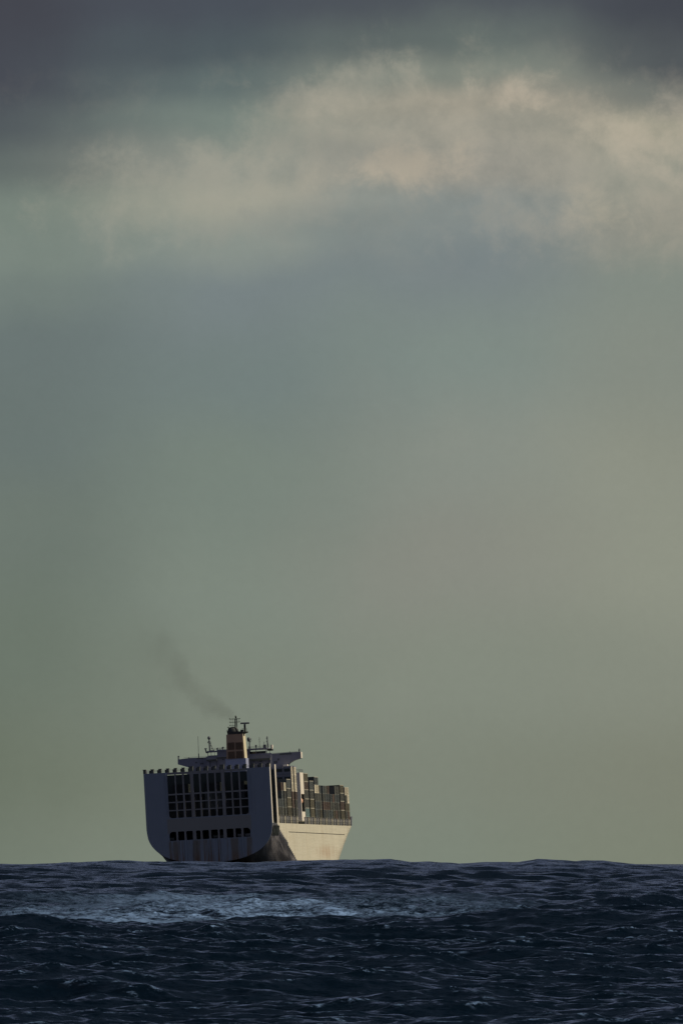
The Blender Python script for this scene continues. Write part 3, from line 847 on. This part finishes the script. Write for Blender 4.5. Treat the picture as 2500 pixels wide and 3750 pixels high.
# aft balconies, doors and dark detail on the bridge's after wall
for (a_, b, c_, d, pr) in ((490,388,560,393,1.2),(790,384,935,390,1.4),(560,372,640,376,.4),(420,378,470,381,.3)):
    lm = MB(); bx(lm, a_, b, c_, d, YW-1.5-pr, pr-.003); lm.build('ledge', M['frame_dark'], mid)
for (a_, b, c_, d) in ((512,400,520,440),(560,395,566,440),(600,385,612,390),(800,400,806,430),(815,394,830,400),(862,394,880,402),(925,395,935,440),(410,405,425,411),(445,410,470,420),(960,398,985,412),(985,380,1000,392),(1000,345,1085,350)):
    lm = MB(); bx(lm, a_, b, c_, d, (YW-1.5 if 490 < a_ < 940 else YW)-.12, .10); lm.build('wall_fitting', M['mast'], mid)
# open bridge top: wheelhouse level with windows
wh = MB(); 
wh.prism([Cq(a_, b, YW) for a_, b in [(566,330),(566,368),(786,362),(786,322)]], YW-1, YW+5.5)
whl = wh.build('wheelhouse', M['white'], ship)
rf = MB(); rf.prism([Cq(a_, b, YW) for a_, b in [(495,328),(495,338),(566,334),(566,325)]], YW-1.2, YW+5)
rf.prism([Cq(a_, b, YW) for a_, b in [(566,318),(566,330),(786,322),(915,316),(915,304),(786,312)]], YW-1.2, YW+5.6)
rf.build('roof', M['white'], whl)
for (a_, b, c_, d) in ((497,334,502,370),(520,334,524,370),(545,334,548,370),(786,320,792,360),(834,318,838,358),(905,316,912,354),(930,318,934,350)):
    lm = MB(); bx(lm, a_, b, c_, d, YW-.9, .5); lm.build('pillar', M['white'], whl)
lm = MB(); bx(lm, 792, 332, 905, 350, YW+1.5, .2); lm.build('window', M['glass'], whl)
lm = MB(); bx(lm, 786, 349, 945, 366, YW-.95, .3); lm.build('parapet', M['white'], whl)
lm = MB(); bx(lm, 497, 360, 566, 372, YW-.95, .3); lm.build('parapet', M['white'], whl)
tp = MB(); bx(tp, 915, 310, 948, 324, YW-1, 4); tp.build('lookout_box', M['black'], whl)
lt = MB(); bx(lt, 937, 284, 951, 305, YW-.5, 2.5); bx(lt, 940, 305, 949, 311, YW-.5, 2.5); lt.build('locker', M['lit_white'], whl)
# roof clutter, rails and antennas
def tz(cx, cy, yd=None): 
    yd = YW+1 if yd is None else yd
    x_, z_ = Cq(cx, cy, yd); return (x_, yd, z_)
def mast(name, segs, balls=(), mat='mast', parent=None, label=None):
    mb = MB()
    for (a_, b, c_, d, r0) in segs: mb.tube(tz(a_, b), tz(c_, d), r0, n=6)
    for (cx, cy, r_, sq) in balls:
        c0 = tz(cx, cy); mb.lathe(c0, [(r_*math.sin(math.pi*k/8)+.01, -r_*sq*math.cos(math.pi*k/8)) for k in range(9)], n=12)
    return mb.build(name, M[mat], parent or whl, label=label)
mast('satellite_mast', [(508,246,512,328,.22),(500,262,518,262,.12),(496,270,524,270,.1),(498,262,498,270,.07),(516,272,541,326,.11),(512,290,526,290,.08),(510,308,535,308,.08),(512,326,545,322,.1),(524,288,512,308,.06),(533,308,514,324,.06)], [(507,236,.48,1.25)])
mast('whip_antenna', [(430,225,434,345,.07),(434,345,436,374,.16)])
mast('wing_lamp', [(293,366,294,388,.22),(288,368,299,364,.2)])
mast('wing_lamp', [(1138,318,1140,334,.25),(1133,322,1144,318,.2),(1139,308,1139,318,.12)])
mast('dome_antenna', [(790,262,792,312,.2),(776,258,800,262,.12),(800,238,803,256,.09),(784,312,790,285,.09),(798,312,792,285,.09)], [(785,245,.55,1.3)])
mast('signal_lamp', [(836,298,838,312,.2),(830,292,842,290,.3)])
mast('thin_mast', [(859,230,861,310,.07),(855,246,863,243,.05),(859,262,863,262,.12)])
mast('lattice_mast', [(914,226,918,306,.19),(906,238,918,236,.1),(906,262,918,260,.08),(918,262,926,300,.07)], [(914,228,.18,1)])
mast('searchlight', [(893,262,893,285,.08)]); 
mb = MB(); bx(mb, 886, 283, 905, 304, YW, 1.6); mb.build('equipment_box', M['mast'], whl)
mast('left_lamp_stand'.replace('left_','deck_'), [(482,312,489,340,.22),(475,312,492,310,.15),(489,340,505,336,.2)])
mast('roof_vents'.replace('vents','vent'), [(565,308,567,326,.22),(560,310,572,306,.15)])
mast('roof_vent', [(585,306,586,326,.12)])
mast('searchlight', [(602,308,604,326,.18),(596,310,610,300,.28)])
mb = MB()
for dy_ in (0, -8):
    mb.tube(tz(775,306+dy_), tz(915,298+dy_), .04, n=4); mb.tube(tz(540,316+dy_), tz(625,311+dy_), .04, n=4)
for cx in range(780, 915, 15): mb.tube(tz(cx, 298-(cx-775)*.055), tz(cx, 314-(cx-775)*.055), .04, n=4)
for cx in range(545, 625, 14): mb.tube(tz(cx, 309), tz(cx, 326), .04, n=4)
mb.build('roof_railing', M['mast'], whl)
mb = MB(); mb.tube(tz(940,343), tz(1130,330), .05, n=4); mb.tube(tz(330,374), tz(490,364), .05, n=4)
mb.tube(tz(1073,330), tz(1073,338), .15, n=5); mb.tube(tz(366,372), tz(366,380), .15, n=5)
mb.build('wing_rail', M['mast'], bridge)
# lit strut under the starboard wing
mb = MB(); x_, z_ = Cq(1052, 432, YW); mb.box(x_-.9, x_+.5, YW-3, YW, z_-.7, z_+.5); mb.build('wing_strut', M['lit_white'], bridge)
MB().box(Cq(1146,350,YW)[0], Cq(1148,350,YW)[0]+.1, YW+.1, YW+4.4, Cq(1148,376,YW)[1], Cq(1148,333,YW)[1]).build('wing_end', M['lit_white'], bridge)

# funnel
YF = 86.0
pa = [Cq(628,213,YF), Cq(630,384,YF), Cq(757,376,YF), Cq(743,207,YF)]
fn_ = MB(); n0 = len(fn_.v); dep = 8.0
fn_.prism(pa, YF, YF+dep)
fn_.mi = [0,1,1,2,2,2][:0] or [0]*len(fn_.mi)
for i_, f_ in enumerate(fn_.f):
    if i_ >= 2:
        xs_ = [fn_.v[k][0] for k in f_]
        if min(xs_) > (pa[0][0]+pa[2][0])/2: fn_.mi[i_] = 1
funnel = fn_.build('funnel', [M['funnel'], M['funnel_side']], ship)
for (a_, b, c_, d) in ((637,269,685,321),(693,267,742,318),(640,332,688,381),(696,329,746,378)):
    p_ = [Cq(a_, b, YF), Cq(a_+1, d, YF), Cq(c_+2, d-3, YF), Cq(c_, b-3, YF)]
    lo = MB(); lo.prism(p_, YF-.05, YF-.003)
    x0 = min(q_[0] for q_ in p_)+.08; x1 = max(q_[0] for q_ in p_)-.12; z0_ = p_[1][1]; z1_ = p_[0][1]
    for k_ in range(7):
        za = z0_+(z1_-z0_)*(k_+.3)/7; lo.box(x0, x1, YF-.16, YF-.05, za, za+.12)
    lo.build('louvre', M['louvre'], funnel)
cs_ = MB(); p_ = [Cq(622,384,YF), Cq(622,480,YF), Cq(768,480,YF), Cq(764,376,YF)]
cs_.prism(p_, YF+.2, YF+dep+.4); cs_.build('funnel_casing', M['casing'], ship)
# black top
tpb = MB(); tpb.prism([Cq(a_, b, YF) for a_, b in [(636,192),(636,213),(742,207),(743,189)]], YF+.3, YF+dep-.5)
tpb.build('funnel_top', M['black'], funnel)
x_, z_ = Cq(676,196,YF+4); 
dm = MB(); dm.lathe((x_, YF+4, z_), [(1.85,-.7),(1.82,.2),(1.65,.9),(1.3,1.4),(.8,1.66),(.15,1.75)], n=20); dm.build('exhaust_hood', M['black'], funnel, smooth=True)
pf = MB(); pf.prism([Cq(a_, b, YF) for a_, b in [(735,208),(765,199),(770,190),(740,196)]], YF+1, YF+6); pf.build('radar_platform', M['black'], funnel)
def fz(cx, cy, yd=None):
    yd = YF+3 if yd is None else yd
    x_, z_ = Cq(cx, cy, yd); return (x_, yd, z_)
def fm_(name, segs, balls=(), mat='black', parent=None):
    mb = MB()
    for (a_, b, c_, d, r0) in segs: mb.tube(fz(a_, b), fz(c_, d), r0, n=6)
    for (cx, cy, r_, sq) in balls:
        mb.lathe(fz(cx, cy), [(r_*math.sin(math.pi*k/8)+.01, -r_*sq*math.cos(math.pi*k/8)) for k in range(9)], n=12)
    return mb.build(name, M[mat], parent or funnel)
mm = fm_('signal_mast', [(687,100,688,163,.10),(703,100,704,163,.10),(695,98,695,163,.07)]
  + [(687,y_,704,y_+8,.05) for y_ in range(104,158,9)] + [(704,y_,687,y_+8,.05) for y_ in range(104,158,9)]
  + [(650,104,725,100,.09),(651,97,651,104,.12),(724,95,725,101,.07),(651,127,724,123,.08),(651,121,651,127,.06),(723,118,723,124,.06),(652,151,690,150,.07),(652,144,652,151,.06),(657,104,657,151,.035),(672,103,672,151,.035),(716,101,716,123,.035),(692,88,692,100,.05),(700,88,700,100,.05)], [(694,88,.26,1.7)])
fm_('radar', [(757,137,760,192,.30),(751,146,756,146,.1),(751,146,752,165,.06),(754,165,764,190,.2)])
mb = MB(); a3 = fz(727,133); b3 = fz(789,131); mb.tube(a3, b3, .27, n=8); mb.tube(fz(757,132), fz(757,142), .32, n=8); mb.build('radar_scanner', M['mast'], funnel)
fm_('platform_rail', [(735,171,770,169,.05),(770,169,772,192,.05),(735,180,771,178,.04),(748,171,748,194,.04)])
mb = MB(); p_ = [Cq(722,178,YF), Cq(722,198,YF), Cq(741,197,YF), Cq(740,176,YF)]; mb.prism(p_, YF+2, YF+5); mb.build('exhaust_box', M['black'], funnel)
fm_('vent_pipe', [(643,160,645,196,.12),(634,161,650,160,.09),(632,180,636,205,.07),(640,186,646,204,.4)])

# lifeboat hanging in the recess
zb_ = (zr1+zr0)/2+.6
lb = MB(); n = 14
prof = []
for k in range(n+1):
    s_ = k/n; prof.append((math.sin(math.pi*s_)**.5*1.05+.02, -3.2+6.4*s_))
i0 = len(lb.v)
for r_, y_ in prof:
    for k in range(12):
        an = 2*math.pi*k/12; lb.v.append((r_*math.cos(an), y_, r_*math.sin(an)*1.05))
for a_ in range(n):
    for k in range(12):
        j = (k+1) % 12; lb.f.append((i0+a_*12+k, i0+(a_+1)*12+k, i0+(a_+1)*12+j, i0+a_*12+j)); lb.mi.append(0)
lb.box(-.5,.5,-2.4,-1.0,.8,1.5)
lob = bpy.data.objects.new('lifeboat', lb.mesh('lifeboat', M['orange'], True)); S.collection.objects.link(lob)
lob.matrix_world = SHIP @ Matrix.Translation((18.4, yA+3.3, zb_))
setp(lob, 'pale orange enclosed lifeboat hanging in the dark recess of the white house side', 'lifeboat')

# ------------------------------------------------------------------ smoke drifting from the funnel
def smoke():
    top = SHIP @ Vector((*[Cq(690,95,YF+4)[0]], YF+4, Cq(690,95,YF+4)[1]))
    me = MB().box(-38, 4, -11, 11, -4, 36).mesh('smoke', M['black'])
    o = bpy.data.objects.new('smoke', me); S.collection.objects.link(o); o.location = top
    setp(o, 'faint dark smoke plume drifting up and left from the tan funnel', 'smoke', kind='stuff')
    m = bpy.data.materials.new('smoke_volume'); m.use_nodes = True; q = NT(m.node_tree); q.n.clear()
    ou = q.new('ShaderNodeOutputMaterial'); pv = q.new('ShaderNodeVolumePrincipled'); q.l.new(pv.outputs[0], ou.inputs['Volume'])
    tcc = q.new('ShaderNodeTexCoord').outputs['Object']; sx = q.new('ShaderNodeSeparateXYZ'); q.l.new(tcc, sx.inputs[0]); x, y, z = sx.outputs
    tt = q.m('DIVIDE', x, -30.0, clamp=True)
    fc = q.new('ShaderNodeFloatCurve'); q.l.new(tt, fc.inputs['Value']); cv = fc.mapping.curves[0]
    pts = [(0,.00),(.18,.10),(.40,.26),(.52,.42),(.66,.62),(.80,.76),(1,.86)]
    cv.points[0].location = pts[0]; cv.points[1].location = pts[-1]
    for p_ in pts[1:-1]: cv.points.new(*p_)
    fc.mapping.update()
    cz = q.m('MULTIPLY', fc.outputs[0], 27.0)
    nn = q.noise(tcc, .16, 6, .6)
    d = q.m('SUBTRACT', z, cz); rad = q.m('MULTIPLY_ADD', tt, 8.5, 2.0)
    ds = q.m('SQRT', q.m('ADD', q.m('POWER', q.m('MULTIPLY', d, .72), 2), q.m('POWER', y, 2)))
    ds = q.m('ADD', q.m('DIVIDE', ds, rad), q.m('MULTIPLY', q.m('SUBTRACT', nn, .5), 2.4))
    den = q.m('MULTIPLY', q.sm(ds, 1.05, .1), q.m('MULTIPLY', q.sm(x, 1.0, -1.5), q.sm(x, -36, -14)))
    den = q.m('DIVIDE', q.m('MULTIPLY', den, .15), rad)
    q.put(pv.inputs['Density'], den); pv.inputs['Color'].default_value = (.12,.12,.11,1)
    me.materials.clear(); me.materials.append(m)
smoke()
